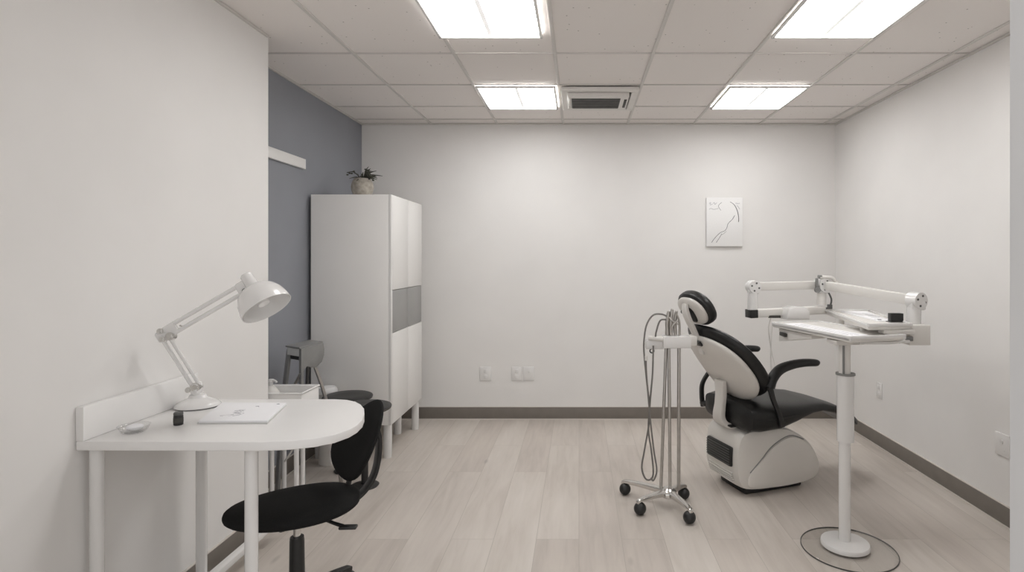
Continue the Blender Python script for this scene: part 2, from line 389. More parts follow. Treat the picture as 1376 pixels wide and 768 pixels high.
# ------------------------------------------------------------------ desk
DZ = .853
t = thing('desk', 'white wall desk with rounded end and low upstand along the left wall', 'desk', (-1.3, 2.25, 0))
poly = [(-1.726, 1.952), (-1.10, 1.947), (-1.0, 1.957), (-.925, 1.985), (-.872, 2.03), (-.845, 2.09), (-.838, 2.15), (-.846, 2.22), (-.868, 2.30), (-.90, 2.38), (-.94, 2.45), (-.985, 2.50), (-1.03, 2.528), (-1.09, 2.54), (-1.726, 2.54)]
obj('tabletop', MB().prism(poly, DZ-.031, DZ, .003), MT['white'], t)
obj('upstand', MB().prism([(-1.728, 1.952), (-1.702, 1.952), (-1.702, 2.54), (-1.728, 2.54)], DZ, DZ+.118, .003), MT['white'], t)
for (x, y) in ((-1.683, 1.985), (-1.152, 2.0), (-1.64, 2.47)):
    l = obj('leg', MB().cyl((x, y, .012), (x, y, DZ-.031), .0215, n=28), MT['enamel'], t)
    obj('foot', MB().cyl((x, y, 0), (x, y, .014), .026, n=24), MT['blackplastic'], l)
fr = MB().bar((-1.595, 2.2, .10), (-1.595, 3.0, .10), .04, .03, .004)
fr.box((-1.617, 2.47, .10), (.05, .03, .028), .003)
obj('foot_rail', fr, MT['enamel'], t)
obj('wall_bracket', MB().box((-1.655, 2.96, .10), (.13, .03, .028), .003), MT['enamel'], t)

# ------------------------------------------------------------------ desk lamp
def pt(px, py, Y): return V(((px-778)/764*Y, Y, HC-(py-346)/764*Y))
t = thing('desk_lamp', 'white jointed desk lamp with bell shade on the desk by the wall', 'lamp', (-1.60, 2.40, DZ))
bx, by = -1.612, 2.405
prof = [(.001, 0), (.083, 0), (.087, .003), (.085, .009), (.078, .017), (.062, .026), (.036, .038), (.03, .05), (.001, .052)]
b = MB().lathe([(r, z) for r, z in prof], (0, 0, 0), 40, M4.Translation((bx, by, DZ+.003)) @ M4.Rotation(math.radians(18), 4, 'Z') @ M4.Diagonal((1.0, .82, 1, 1)))
bs = obj('lamp_base', b, MT['enamel'], t)
obj('base_pad', MB().lathe([(.001, 0), (.081, 0), (.081, .004), (.001, .004)], (0, 0, 0), 40, M4.Translation((bx, by, DZ)) @ M4.Rotation(math.radians(18), 4, 'Z') @ M4.Diagonal((1.0, .82, 1, 1))), MT['blackplastic'], bs)
J0 = V((bx-.005, by, DZ+.085)); J1 = V((-1.640, 2.245, 1.182)); J2 = V((-1.342, 2.305, 1.372))
pv = MB().cyl((bx, by, DZ+.04), (bx, by, DZ+.062), .02, n=20)
pv.box((J0.x, J0.y, DZ+.078), (.03, .044, .05), .008)
obj('pivot', pv, MT['enamel'], t)
side = V((.25, -.95, .12)).normalized()
def knob(name, p, r=.013, l=.026, m='chrome'):
    return obj(name, MB().cyl(p-side*l, p+side*l, r, n=18).cyl(p+side*l, p+side*(l+.004), r*.6, n=14), MT[m], t)
dn = (J1-J0).normalized(); off = dn.cross(side).normalized()*.013
for s_ in (-1, 1): obj('lower_arm', MB().cyl(J0+off*s_+dn*.01, J1+off*s_-dn*.012, .0075, n=14), MT['enamel'], t)
knob('joint_knob', J0, .018, .02)
knob('joint_knob', J0+V((-.03, .0, -.012)), .012, .016)
el = MB()
el.bar(J1-dn*.03, J1+dn*.012, .02, .055, .006, up=off)
ddn = (J2-J1).normalized(); off2 = ddn.cross(side).normalized()*.017
el.bar(J1-ddn*.012+off2*.2, J1+ddn*.055, .02, .044, .006, up=off2)
obj('elbow', el, MT['enamel'], t)
knob('joint_knob', J1+V((-.008, 0, .012)), .011, .018)
knob('joint_knob', J1+V((.03, 0, -.008)), .015, .017)
knob('joint_knob', J1+V((0, 0, -.02)), .01, .018)
for s_ in (-1, 1): obj('upper_arm', MB().cyl(J1+off2*s_+ddn*.012, J2+off2*s_-ddn*.02, .0082, n=14), MT['enamel'], t)
obj('arm_pin', MB().cyl(J1+off2+ddn*.075, J1+off2*.1+ddn*.066, .003, n=8), MT['steel'], t)
hd = MB().bar(J2-ddn*.045, J2+ddn*.006, .024, .056, .01, up=off2)
obj('head_bracket', hd, MT['enamel'], t)
knob('joint_knob', J2+V((-.006, 0, -.024)), .012, .018, 'greydark')
# bell shade, axis points down and to the right
ax = V((.60, -.16, -.78)).normalized()
S0 = J2+V((.006, 0, .018))
sx = ax.orthogonal().normalized(); sy = ax.cross(sx)
prof = [(.001, -.034), (.018, -.034), (.024, -.028), (.026, .022), (.030, .032), (.055, .042), (.078, .062), (.094, .092), (.102, .128), (.1035, .15), (.1005, .15), (.098, .126), (.089, .094), (.072, .066), (.05, .048), (.001, .046)]
obj('lamp_shade', MB().lathe(prof, (0, 0, 0), 48, frame(S0, sx, sy, ax) @ M4.Diagonal((.94, .94, .93, 1))), MT['enamel'], t)
obj('bulb', MB().lathe([(.001, .05), (.013, .05), (.014, .066), (.026, .088), (.03, .106), (.024, .126), (.001, .134)], (0, 0, 0), 24, frame(S0, sx, sy, ax) @ M4.Diagonal((.94, .94, .93, 1))), MT['white'], t)

# ------------------------------------------------------------------ things on the desk
t = thing('drawing_pad', 'white drawing pad with faint pencil scribbles lying on the desk', 'notepad', (-1.35, 2.29, DZ))
P4 = [(-1.448, 2.155), (-1.183, 2.158), (-1.246, 2.422), (-1.53, 2.43)]
obj('back_cover', MB().prism(P4, DZ, DZ+.004), MT['greylight'], t)
ins = [(x+(.003 if x < -1.35 else -.003), y+.0045) for x, y in P4]
obj('pages', MB().prism(ins, DZ+.004, DZ+.0125, .001), MT['paper'], t)
for k in range(7):
    cx, cy = -1.36+random.uniform(-.05, .06), 2.28+random.uniform(-.06, .06)
    obj('scribble', MB().tube([(cx+random.uniform(-.025, .025), cy+random.uniform(-.02, .02), DZ+.0126) for _ in range(4)], .0005, 5, sub=4), MT['ink'], t)
obj('scribble', MB().tube([(-1.275, 2.40, DZ+.0127), (-1.272, 2.405, DZ+.0127), (-1.266, 2.403, DZ+.0127)], .0014, 5), MT['ink'], t)
obj('scribble', MB().tube([(-1.345, 2.365, DZ+.0127), (-1.335, 2.37, DZ+.0127), (-1.33, 2.36, DZ+.0127)], .0012, 5), MT['ink'], t)

t = thing('canister', 'small black cylindrical canister standing on the desk below the lamp', 'canister', (-1.515, 2.15, DZ))
obj('body', MB().lathe([(.001, 0), (.0145, 0), (.016, .002), (.016, .034), (.015, .036), (.001, .036)], (0, 0, 0), 28), MT['blackplastic'], t, local=True)
obj('cap', MB().lathe([(.001, .036), (.0135, .036), (.0158, .038), (.0158, .045), (.014, .048), (.001, .048)], (0, 0, 0), 28), MT['greydark'], t, local=True)
obj('label_band', MB().lathe([(.0161, .010), (.0165, .010), (.0165, .027), (.0161, .027), (.0161, .010)], (0, 0, 0), 28, cap=False), MT['slot'], t, local=True)

t = thing('plastic_dish', 'small clear plastic dish near the left end of the desk', 'dish', (-1.612, 2.06, DZ))
obj('bowl', MB().lathe([(.001, 0), (.030, 0), (.040, .006), (.043, .014), (.048, .022), (.0505, .024), (.0505, .0255), (.047, .0245), (.041, .015), (.037, .008), (.028, .003), (.001, .003)], (0, 0, 0), 36), MT['clear'], t, local=True)
obj('cotton_pad', MB().sup((0, .004, .017), (.028, .024, .010), .8, 1), MT['paper'], t, local=True)

# ------------------------------------------------------------------ task chair at the desk
CX, CY = -1.160, 2.318
ang = math.radians(46)
t = thing('task_chair', 'black task chair with oval seat and backrest in front of the desk', 'chair', (CX, CY, 0), ang)
SK = math.radians(-18)
def tc_seat():
    mb = MB(); nu, nv = 48, 16; rings = []
    f = lambda w, e: math.copysign(abs(w)**e, w)
    for i in range(1, nv):
        v = -PI/2+PI*i/nv; ring = []
        for k in range(nu):
            a = 2*PI*k/nu; rr = f(math.cos(v), .55)
            x = .252*rr*f(math.cos(a), .95); y = .190*rr*f(math.sin(a), .92)*(1+.10*math.cos(a))
            zz = .034*f(math.sin(v), .8)+.006*(x/.25)**2
            x, y = x*math.cos(SK)-y*math.sin(SK), x*math.sin(SK)+y*math.cos(SK)
            ring.append(V((x, y, .470+zz)))
        rings.append(ring)
    return mb.ring_loft(rings)
obj('seat', tc_seat(), MT['fabric'], t, local=True)
def tc_back():
    mb = MB(); nu, nv = 40, 12; rings = []
    f = lambda w, e: math.copysign(abs(w)**e, w)
    e = V((.46, 0, .888)); nrm = V((-.888, 0, .46)); o = V((.285, 0, .682))
    for i in range(1, nv):
        v = -PI/2+PI*i/nv; ring = []
        for k in range(nu):
            a = 2*PI*k/nu; rr = f(math.cos(v), .5)
            y = .165*rr*math.cos(a)*(1-.30*math.sin(a)); h = .178*rr*math.sin(a); th = .016*f(math.sin(v), .8)+.030*(y/.165)**2
            ring.append(o+V((0, 1, 0))*y+e*h+nrm*th)
        rings.append(ring)
    return mb.ring_loft(rings)
obj('backrest', tc_back(), MT['fabric'], t, local=True)
obj('back_support', MB().strap([(.06, 0, .42), (.20, 0, .415), (.28, 0, .44), (.335, 0, .50), (.358, 0, .58), (.362, 0, .66), (.350, 0, .72)], .042, .016), MT['blackplastic'], t, local=True)
obj('support_bolt', MB().bar((.205, .0, .44), (.245, 0, .575), .03, .012, .003), MT['blackplastic'], t, local=True)
obj('mechanism', MB().box((.02, 0, .425), (.20, .14, .03), .008), MT['blackplastic'], t, local=True)
obj('gas_lift', MB().cyl((0.01, 0, .34), (0.01, 0, .425), .0145, n=24), MT['chrome'], t, local=True)
obj('column_cover', MB().lathe([(.001, .10), (.034, .10), (.03, .17), (.028, .33), (.026, .345), (.001, .345)], (.01, 0, 0), 28), MT['blackplastic'], t, local=True)
obj('lever', MB().tube([(.08, -.07, .418), (.105, -.13, .410), (.125, -.17, .404)], [.006, .007, .008], 10).box((0, 0, 0), (.07, .03, .013), .005, M4.Translation((.14, -.185, .400)) @ M4.Rotation(-.75, 4, 'Z')), MT['blackplastic'], t, local=True)
obj('base_hub', MB().lathe([(.001, .07), (.04, .07), (.045, .085), (.04, .12), (.03, .13), (.001, .13)], (.01, 0, 0), 28), MT['blackplastic'], t, local=True)
for k in range(5):
    a = math.radians(22+72*k); c, s_ = math.cos(a), math.sin(a)
    obj('leg', MB().strap([(.01+c*.03, s_*.03, .098), (.01+c*.16, s_*.16, .092), (.01+c*.285, s_*.285, .072)], [.05, .044, .036], [.04, .034, .022], side=(-s_, c, 0)), MT['blackplastic'], t, local=True)
    x, y = .01+c*.28, s_*.28
    w = MB()
    for sg in (-1, 1): w.cyl((x+sg*.006*c, y+sg*.006*s_, .027), (x+sg*.022*c, y+sg*.022*s_, .027), .027, n=20)
    w.cyl((x, y, .03), (x, y, .07), .007, n=10)
    obj('caster', w, MT['blackplastic'], t, local=True)

# ------------------------------------------------------------------ tall cabinet
CXL, CXR, CY0, CY1, CZ0, CZ1 = -1.972, -1.379, 4.18, 4.99, .253, 1.949
t = thing('storage_cabinet', 'tall white cabinet on round legs in the corner, plant on top', 'cabinet', ((CXL+CXR)/2, (CY0+CY1)/2, 0))
xb = CXR-.020
obj('body', MB().box(((CXL+xb)/2, (CY0+CY1)/2, (CZ0+CZ1)/2), (xb-CXL, CY1-CY0, CZ1-CZ0), .002), MT['cab'], t)
obj('side_trim', MB().box((xb+.010, CY0+.012, (CZ0+CZ1)/2), (.020, .024, CZ1-CZ0), .002), MT['cabdoor'], t)
ym = (CY0+.026+CY1)/2
for (y0, y1) in ((CY0+.028, ym-.002), (ym+.002, CY1-.002)):
    obj('door', MB().box((xb+.0105, (y0+y1)/2, (1.245+CZ1)/2), (.019, y1-y0, CZ1-1.245-.002), .0018), MT['cabdoor'], t)
    obj('door', MB().box((xb+.0105, (y0+y1)/2, (.925+CZ0)/2), (.019, y1-y0, .925-CZ0-.002), .0018), MT['cabdoor'], t)
    obj('grey_panel', MB().box((xb+.008, (y0+y1)/2, (1.243+.927)/2), (.014, y1-y0, 1.243-.929), .0015), MT['smoke'], t, label='grey middle panel')
for (x, y) in ((-1.93, 4.225), (-1.425, 4.235), (-1.93, 4.935), (-1.42, 4.93), (-1.53, 4.80)):
    obj('leg', MB().lathe([(.001, 0), (.030, 0), (.031, .003), (.031, CZ0), (.001, CZ0)], (x, y, 0), 28), MT['enamel'], t)

# ------------------------------------------------------------------ plant on the cabinet
t = thing('potted_plant', 'small spiky plant in a speckled clay pot on top of the tall cabinet', 'plant', (-1.695, 4.45, CZ1))
obj('pot', MB().lathe([(.001, 0), (.052, 0), (.058, .006), (.078, .05), (.085, .085), (.078, .120), (.064, .148), (.058, .153), (.052, .150), (.056, .135), (.001, .132)], (0, 0, 0), 36), MT['clay'], t, local=True)
obj('soil', MB().lathe([(.001, .13), (.058, .13), (.057, .138), (.001, .143)], (0, 0, 0), 24), MT['soil'], t, local=True)
lf = MB()
for k in range(26):
    a = random.uniform(0, 2*PI); sp = random.uniform(.15, 1.0); L_ = random.uniform(.06, .125)
    r0 = random.uniform(0, .03); b0 = V((r0*math.cos(a), r0*math.sin(a), .135)); dr = V((math.cos(a)*sp, math.sin(a)*sp, 1.1-.65*sp)).normalized()
    mid = b0+dr*L_*.6; tip = b0+dr*L_+V((math.cos(a)*.03, math.sin(a)*.03, -.035*sp-.005))
    lf.tube([b0, mid, tip], [.0022, .0052, .0015], 7, sub=5)
for (dx, dz, bx_) in ((.09, .03, .13), (.10, .0, .13), (.07, .07, .05), (-.11, .05, -.08)):
    lf.tube([(0, 0, .135), (dx*.5, -.02, .17+dz*.6), (dx, -.03, .145+dz)], [.002, .004, .003], 6, sub=5)
    for q in range(4): lf.sup((dx*(.5+.15*q), -.03, .16+dz*.8-.006*q+random.uniform(-.008, .008)), (.010, .006, .006), 1, 1, nu=10, nv=6)
obj('leaves', lf, MT['leaf'], t, local=True)

# ------------------------------------------------------------------ two low round black stools
def stool(name, label, loc):
    t = thing(name, label, 'stool', loc, 0, 'round black stools beside the cabinet')
    obj('seat', MB().lathe([(.001, -.026), (.15, -.026), (.164, -.018), (.168, -.006), (.165, .0), (.15, .006), (.08, .004), (.001, .003)], (0, 0, .52), 48), MT['blackplastic'], t, local=True)
    obj('column', MB().lathe([(.001, .015), (.022, .015), (.022, .46), (.05, .494), (.001, .494)], (0, 0, 0), 20), MT['blackplastic'], t, local=True)
    obj('base', MB().lathe([(.001, 0), (.085, 0), (.09, .006), (.05, .018), (.001, .02)], (0, 0, 0), 32), MT['blackplastic'], t, local=True)
    return t
s0 = stool('round_stool', 'round black stool in front, its edge overlapping the cabinet side', (-1.394, 3.70, 0))
s1 = dup(s0, (-1.616, 3.97, 0), 'round black stool behind, tucked against the cabinet side panel')

# ------------------------------------------------------------------ high grey stool by the blue wall
t = thing('bar_stool', 'high grey stool with thin splayed legs by the blue wall', 'stool', (-1.79, 3.66, 0))
C_, L_, R_ = V((-1.731, 3.525)), V((-1.852, 3.60)), V((-1.700, 3.765)); B_ = L_+R_-C_
n1 = (L_-C_).normalized(); n2 = (R_-C_).normalized()
def sp(u_, v_): p = C_+(L_-C_)*u_+(R_-C_)*v_; return (p.x, p.y)
obj('seat_cap', MB().prism([sp(-.02, -.02), sp(1.04, -.02), sp(1.04, 1.02), sp(-.02, 1.02)], .918, .930, .004), MT['greymetal'], t)
obj('seat', MB().prism([sp(0.0, .03), sp(1.0, .03), sp(1.0, .97), sp(0.0, .97)], .868, .918, .004), MT['greylight'], t, label='pale grey seat side')
# apron on the long side, with a rounded lower edge
ap = [(0, .92), (.24, .92), (.252, .88), (.25, .84), (.225, .80), (.16, .775), (.10, .785), (.06, .80), (.03, .78), (0, .77)]
obj('side_panel', MB().prism(ap, -.012, .016, .006, frame((C_.x, C_.y, 0), (n2.x, n2.y, 0), (0, 0, 1), (-n1.x, -n1.y, 0))), MT['greymetal'], t, label='dark grey side panel')
obj('under_shell', MB().prism([sp(.1, .08), sp(.9, .08), sp(.9, .9), sp(.1, .9)], .842, .868, .004), MT['blackplastic'], t)
for top, mid_, bot, w_, m_ in (((*sp(.02, .08), .80), (-1.722, 3.53, .5), (-1.69, 3.49, 0), .032, 'greymetal'), ((*sp(.05, .66), .79), (-1.655, 3.735, .52), (-1.575, 3.765, 0), .022, 'steel'),
                       ((*sp(.97, .10), .90), (-1.868, 3.58, .5), (-1.885, 3.55, 0), .04, 'greymetal'), ((*sp(.9, .9), .88), (-1.855, 3.87, .5), (-1.90, 3.92, 0), .022, 'greydark')):
    obj('leg', MB().strap([top, mid_, bot], w_, .018, side=(.8, -.6, 0)), MT[m_], t)
obj('cross_brace', MB().cyl((-1.862, 3.60, .57), (-1.728, 3.54, .77), .009, n=12), MT['steel'], t)

# ------------------------------------------------------------------ white trolley behind the desk
t = thing('trolley', 'white metal trolley with open tray behind the desk', 'trolley', (-1.72, 3.29, 0))
x0, x1, y0, y1, zb, zt = -1.90, -1.555, 3.185, 3.40, .53, .722
tr = MB()
tr.box(((x0+x1)/2, y0+.005, (zb+zt)/2), (x1-x0, .01, zt-zb), .002).box(((x0+x1)/2, y1-.005, (zb+zt)/2), (x1-x0, .01, zt-zb), .002)
tr.box((x0+.005, (y0+y1)/2, (zb+zt)/2), (.01, y1-y0-.02, zt-zb), .002).box((x1-.005, (y0+y1)/2, (zb+zt)/2), (.01, y1-y0-.02, zt-zb), .002).box(((x0+x1)/2, (y0+y1)/2, zb+.005), (x1-x0, y1-y0, .01))
obj('tray', tr, MT['white'], t)
obj('rim', MB().tube([(x0, y0, zt), (x1, y0, zt)], .006, 8, False).tube([(x1, y0, zt), (x1, y1, zt)], .006, 8, False).tube([(x1, y1, zt), (x0, y1, zt)], .006, 8, False).tube([(x0, y1, zt), (x0, y0, zt)], .006, 8, False), MT['enamel'], t)
for (x, y) in ((-1.74, 3.22), (-1.60, 3.22), (-1.64, 3.375), (-1.75, 3.375)):
    l = obj('leg', MB().cyl((x, y, .06), (x, y, zb), .013, n=16), MT['enamel'], t)
    obj('caster', MB().cyl((x-.012, y, .028), (x+.012, y, .028), .028, n=20).cyl((x, y, .03), (x, y, .064), .009, n=10), MT['white'], l)
obj('brace', MB().cyl((-1.75, 3.375, .27), (-1.60, 3.22, .43), .005, n=8), MT['enamel'], t)

t = thing('pump_bottle', 'white rounded bottle poking out of the trolley beside the wall edge', 'bottle', (-1.805, 3.33, zb+.0105))
obj('body', MB().lathe([(.001, 0), (.05, 0), (.053, .01), (.053, .13), (.045, .16), (.025, .185), (.016, .195), (.001, .195)], (0, 0, 0), 28), MT['plastic'], t, local=True)
obj('pump', MB().lathe([(.001, .195), (.013, .195), (.013, .215), (.018, .217), (.018, .232), (.001, .235)], (0, 0, 0), 20).tube([(0, 0, .226), (.03, -.01, .226), (.042, -.012, .215)], .006, 8), MT['enamel'], t, local=True)

t = thing('waste_bin', 'small white waste bin beside the cabinet, behind the round stools', 'bin', (-1.815, 4.10, 0))
obj('bucket', MB().lathe([(.001, 0), (.055, 0), (.058, .006), (.066, .50), (.070, .512), (.066, .52), (.06, .50), (.054, .02), (.001, .02)], (0, 0, 0), 36), MT['plastic'], t, local=True)
obj('lid', MB().lathe([(.001, .521), (.069, .521), (.070, .53), (.06, .553), (.001, .558)], (0, 0, 0), 36), MT['white'], t, local=True)

# ------------------------------------------------------------------ dental chair   (local x forward, y away from camera)
t = thing('dental_chair', 'black and cream dental chair with headrest standing by the right wall', 'dental chair', (1.18, 3.75, 0), math.radians(20))
def slab(prof, hw, bulge=0.0, nt=10, e=.30, taper=0.0):
    """closed side profile (x,z) swept across y with rounded flanks; cross-section is a superellipse in y"""
    cx = sum(p[0] for p in prof)/len(prof); cz = sum(p[1] for p in prof)/len(prof); rings = []
    for i in range(nt+1):
        v = -PI/2+PI*i/nt; y = hw*math.sin(v); k = max(math.cos(v), 0)**e
        k = .86+.14*k if i not in (0, nt) else .84
        rings.append([V((cx+(x-cx)*k, y, cz+(z-cz)*k)) for x, z in prof])
    return MB().ring_loft(rings)
def smooth_poly(pts, sub=5):
    n = len(pts); out = []
    for i in range(n):
        p0, p1, p2, p3 = [V((*pts[(i+k-1) % n], 0)) for k in range(4)]
        for j in range(sub):
            q = j/sub; r = .5*((2*p1)+(p2-p0)*q+(2*p0-5*p1+4*p2-p3)*q*q+(3*p1-p0-3*p2+p3)*q**3); out.append((r.x, r.y))
    return out
body = smooth_poly([(-.225, .05), (-.10, .035), (.1, .035), (.27, .05), (.335, .085), (.348, .15), (.32, .23), (.25, .315), (.15, .378), (.04, .408), (-.1, .412), (-.21, .408), (-.262, .378), (-.285, .31), (-.292, .22), (-.285, .13), (-.262, .075)])
bd = obj('base_body', slab(body, .185), MT['shell'], t, local=True)
obj('plinth', MB().box((.02, 0, .024), (.44, .27, .048), .012), MT['blackplastic'], t, local=True)
# side cover: swooping panel standing proud of both flanks
sw = smooth_poly([(-.20, .07), (-.02, .045), (.2, .05), (.31, .08), (.33, .15), (.29, .235), (.21, .315), (.10, .35), (-.03, .30), (-.12, .22), (-.20, .15)])
gp = [(-.20, .15), (-.12, .22), (-.03, .30), (.10, .35), (.21, .315)]
for sg in (-1, 1):
    obj('cover_gap', MB().tube([(x, sg*.186, z+.006) for x, z in gp], .0035, 8), MT['greymetal'], t, local=True)
    obj('side_cover', MB().prism(sw, .150, .196, .010, frame((0, 0, 0), (1, 0, 0), (0, 0, 1), (0, sg, 0))), MT['shell'], t, local=True)
v = MB().box((-.2905, .005, .245), (.030, .27, .125), .014)
vo = obj('vent', v, MT['blackplastic'], t, local=True)
for k in range(7): obj('slat', MB().box((-.3065, .005, .199+k*.0155), (.008, .25, .005), .001), MT['greydark'], vo, local=True)
for k in range(5): obj('kick_ridge', MB().box((-.287+.004*abs(k-3), .005, .09+k*.014), (.02, .26, .007), .002), MT['plastic'], t, local=True)
# seat and leg rest in one upholstered sweep
def sweep_seat():
    st = [(-.262, .51, .47, .17), (-.257, .55, .435, .225), (-.235, .575, .415, .262), (-.16, .587, .405, .278), (-.03, .584, .412, .282), (.10, .573, .445, .27), (.24, .565, .483, .245), (.35, .555, .482, .215), (.47, .523, .455, .195), (.58, .478, .412, .172), (.67, .428, .365, .15), (.72, .392, .336, .128), (.745, .370, .335, .095), (.752, .355, .342, .05)]
    rings = []
    f = lambda w, e: math.copysign(abs(w)**e, w)
    for (x, zt_, zb_, hw) in st:
        ring = []
        for k in range(28):
            a = 2*PI*k/28
            ring.append(V((x, hw*f(math.cos(a), .42), (zt_+zb_)/2+(zt_-zb_)/2*f(math.sin(a), .55))))
        rings.append(ring)
    return MB().ring_loft(rings)
se = obj('seat', sweep_seat(), MT['black'], t, local=True)
obj('piping', MB().tube([(-.20, -.268, .500), (-.1, -.280, .502), (0, -.282, .505), (.10, -.270, .512)], .0035, 8), MT['black'], se, local=True)
# backrest
be, bn = V((-.6, 0, .8)), V((.8, 0, .6)); B0 = V((-.15, 0, .60))
def oval(cE, cN, hE, hT, th, e1, e2, top=0.0, curve=0.0):
    mb = MB(); nu, nv = 48, 14; rings = []; f = lambda w, e: math.copysign(abs(w)**e, w)
    for i in range(1, nv):
        v_ = -PI/2+PI*i/nv; ring = []
        for k in range(nu):
            a = 2*PI*k/nu; rr = f(math.cos(v_), e1)
            h = hE*rr*f(math.sin(a), e2); w = hT*rr*f(math.cos(a), e2)*(1-top*h/hE)
            ring.append(B0+be*(cE+h)+bn*(cN+th*f(math.sin(v_), .8)+curve*(w/hT)**2)+V((0, w, 0)))
        rings.append(ring)
    return mb.ring_loft(rings)
obj('backrest_cushion', oval(.258, .035, .285, .325, .042, .45, .85, .08, .050), MT['black'], t, local=True)
sh = obj('backrest_shell', oval(.245, -.018, .258, .288, .030, .45, .85, .08, .045), MT['shell'], t, local=True)
obj('shell_screw', MB().cyl(B0+be*.15+bn*-.050+V((0, -.01, 0)), B0+be*.15+bn*-.046+V((0, -.01, 0)), .005, n=10), MT['greydark'], sh, local=True)
obj('back_bracket', MB().strap([(-.29, 0, .70), (-.285, 0, .62), (-.292, 0, .54), (-.300, 0, .47), (-.275, 0, .425), (-.20, 0, .412), (-.08, 0, .42)], [.10, .088, .086, .10, .13, .16, .17], [.03, .036, .036, .036, .036, .034, .03]), MT['shell'], t, local=True)
obj('bracket_gap', MB().box((-.19, 0, .424), (.18, .20, .012), .005), MT['blackplastic'], t, local=True)
# headrest
he, hn = V((-.5, 0, .866)), V((.866, 0, .5)); H0 = V((-.480, 0, 1.160))
hm = frame(H0, (0, 1, 0), he, hn)
obj('headrest_cushion', MB().sup((0, 0, .02), (.172, .116, .040), .5, .9, hm), MT['black'], t, local=True)
obj('headrest_shell', MB().sup((0, 0, -.012), (.150, .096, .024), .5, .9, hm), MT['shell'], t, local=True)
obj('headrest_recess', MB().sup((0, -.02, -.03), (.05, .055, .012), .5, .8, hm), MT['blackplastic'], t, local=True)
obj('headrest_arm', MB().strap([(-.548, 0, 1.195), (-.540, 0, 1.13), (-.485, 0, 1.02), (-.44, 0, .93), (-.425, 0, .875)], [.05, .06, .054, .05, .044], [.018, .028, .024, .02, .014], side=(0, 1, 0)), MT['plastic'], t, local=True)
obj('headrest_knob', MB().cyl(V((-.535, .05, 1.14)), V((-.535, -.02, 1.14)), .011, n=14).sup((-.535, .055, 1.14), (.012, .012, .012), 1, 1, nu=14, nv=8), MT['greydark'], t, local=True)
obj('headrest_slot', MB().box((0, 0, 0), (.12, .035, .014), .004, frame(B0+be*.47+bn*-.047, (0, 1, 0), be, bn)), MT['blackplastic'], t, local=True)
# armrests
for sg in (-1, 1):
    if sg < 0: pp = [(-.045, -.288, .455), (-.065, -.290, .53), (-.11, -.292, .62), (-.135, -.290, .70)]
    else: pp = [(-.235, .288, .455), (-.245, .290, .53), (-.235, .292, .62), (-.16, .29, .72)]
    p0 = pp[-1]
    ar = obj('armrest', MB().tube([p0, (-.115, sg*.290, .755), (-.06, sg*.29, .805), (.03, sg*.29, .828), (.13, sg*.29, .834), (.215, sg*.29, .828), (.235, sg*.29, .824)], [.030, .032, .031, .028, .025, .022, .012], 14), MT['black'], t, local=True)
    obj('armrest_post', MB().strap(pp, [.034, .03, .03, .036], .022, side=(1, 0, 0)).cyl((pp[0][0], sg*.235, .48), (pp[0][0], sg*.30, .48), .02, n=16), MT['blackplastic'], ar, local=True)

# ------------------------------------------------------------------ instrument cart
t = thing('instrument_cart', 'chrome instrument cart on casters behind the dental chair headrest', 'cart', (.525, 3.42, 0))
H = V((.535, 3.40, .085))
obj('hub', MB().lathe([(.001, -.03), (.035, -.03), (.045, -.015), (.045, .012), (.03, .026), (.001, .028)], tuple(H), 28).box((H.x+.01, H.y-.02, .075), (.07, .06, .03), .006), MT['chrome'], t)
for (x, y, m) in ((.289, 3.566, 'chrome'), (.353, 3.287, 'chrome'), (.617, 3.176, 'chrome'), (.645, 3.50, 'steel')):
    e = V((x, y, .078)); d_ = (e-H).normalized(); sd = V((-d_.y, d_.x, 0)).normalized()
    l = obj('leg', MB().strap([H+d_*.02, H.lerp(e, .55)+V((0, 0, .006)), e+V((0, 0, .004)), e+d_*.012+V((0, 0, -.012))], [.042, .034, .026, .022], [.036, .028, .02, .018], side=tuple(sd)), MT[m], t)
    w = MB().sup((x, y, .036), (.036, .036, .036), 1, 1, nu=24, nv=14).cyl((x, y, .06), (x, y, .082), .010, n=12)
    obj('caster', w, MT['blackplastic'], l)
for (b_, a_, r) in (((.492, 3.42, .09), (.528, 3.42, 1.06), .0095), ((.545, 3.40, .09), (.538, 3.41, 1.08), .0095), ((.603, 3.44, .085), (.603, 3.43, .96), .0105)):
    obj('pole', MB().cyl(b_, a_, r, n=18), MT['steel'], t)
hdm = MB().prism([(.50, 3.35), (.665, 3.37), (.66, 3.43), (.56, 3.46), (.50, 3.45)], .948, 1.018, .006)
hdm.box((.455, 3.42, .965), (.11, .05, .055), .006)
obj('instrument_head', hdm, MT['enamel'], t)
obj('roller', MB().cyl((.415, 3.40, 1.005), (.51, 3.385, .998), .015, n=18), MT['plastic'], t)
obj('arm_link', MB().bar((.62, 3.41, .985), (.705, 3.43, .985), .05, .06, .01), MT['plastic'], t)
hold = MB()
for (x, y, h) in ((.53, 3.40, 1.165), (.552, 3.40, 1.178), (.578, 3.41, 1.168)): 
    hold.tube([(x, y, 1.02), (x-.004, y-.004, 1.09), (x+.002, y-.01, h-.02), (x+.004, y-.015, h)], [.010, .012, .011, .007], 12)
hold.tube([(.60, 3.40, 1.01), (.598, 3.39, 1.10), (.578, 3.38, 1.155)], [.007, .007, .005], 10)
obj('handpiece', hold, MT['steel'], t)
obj('handpiece_hook', MB().tube([(.535, 3.385, 1.13), (.56, 3.375, 1.105), (.59, 3.375, 1.09)], .006, 8).tube([(.545, 3.38, 1.05), (.558, 3.37, 1.085), (.585, 3.375, 1.11)], .006, 8), MT['steel'], t)
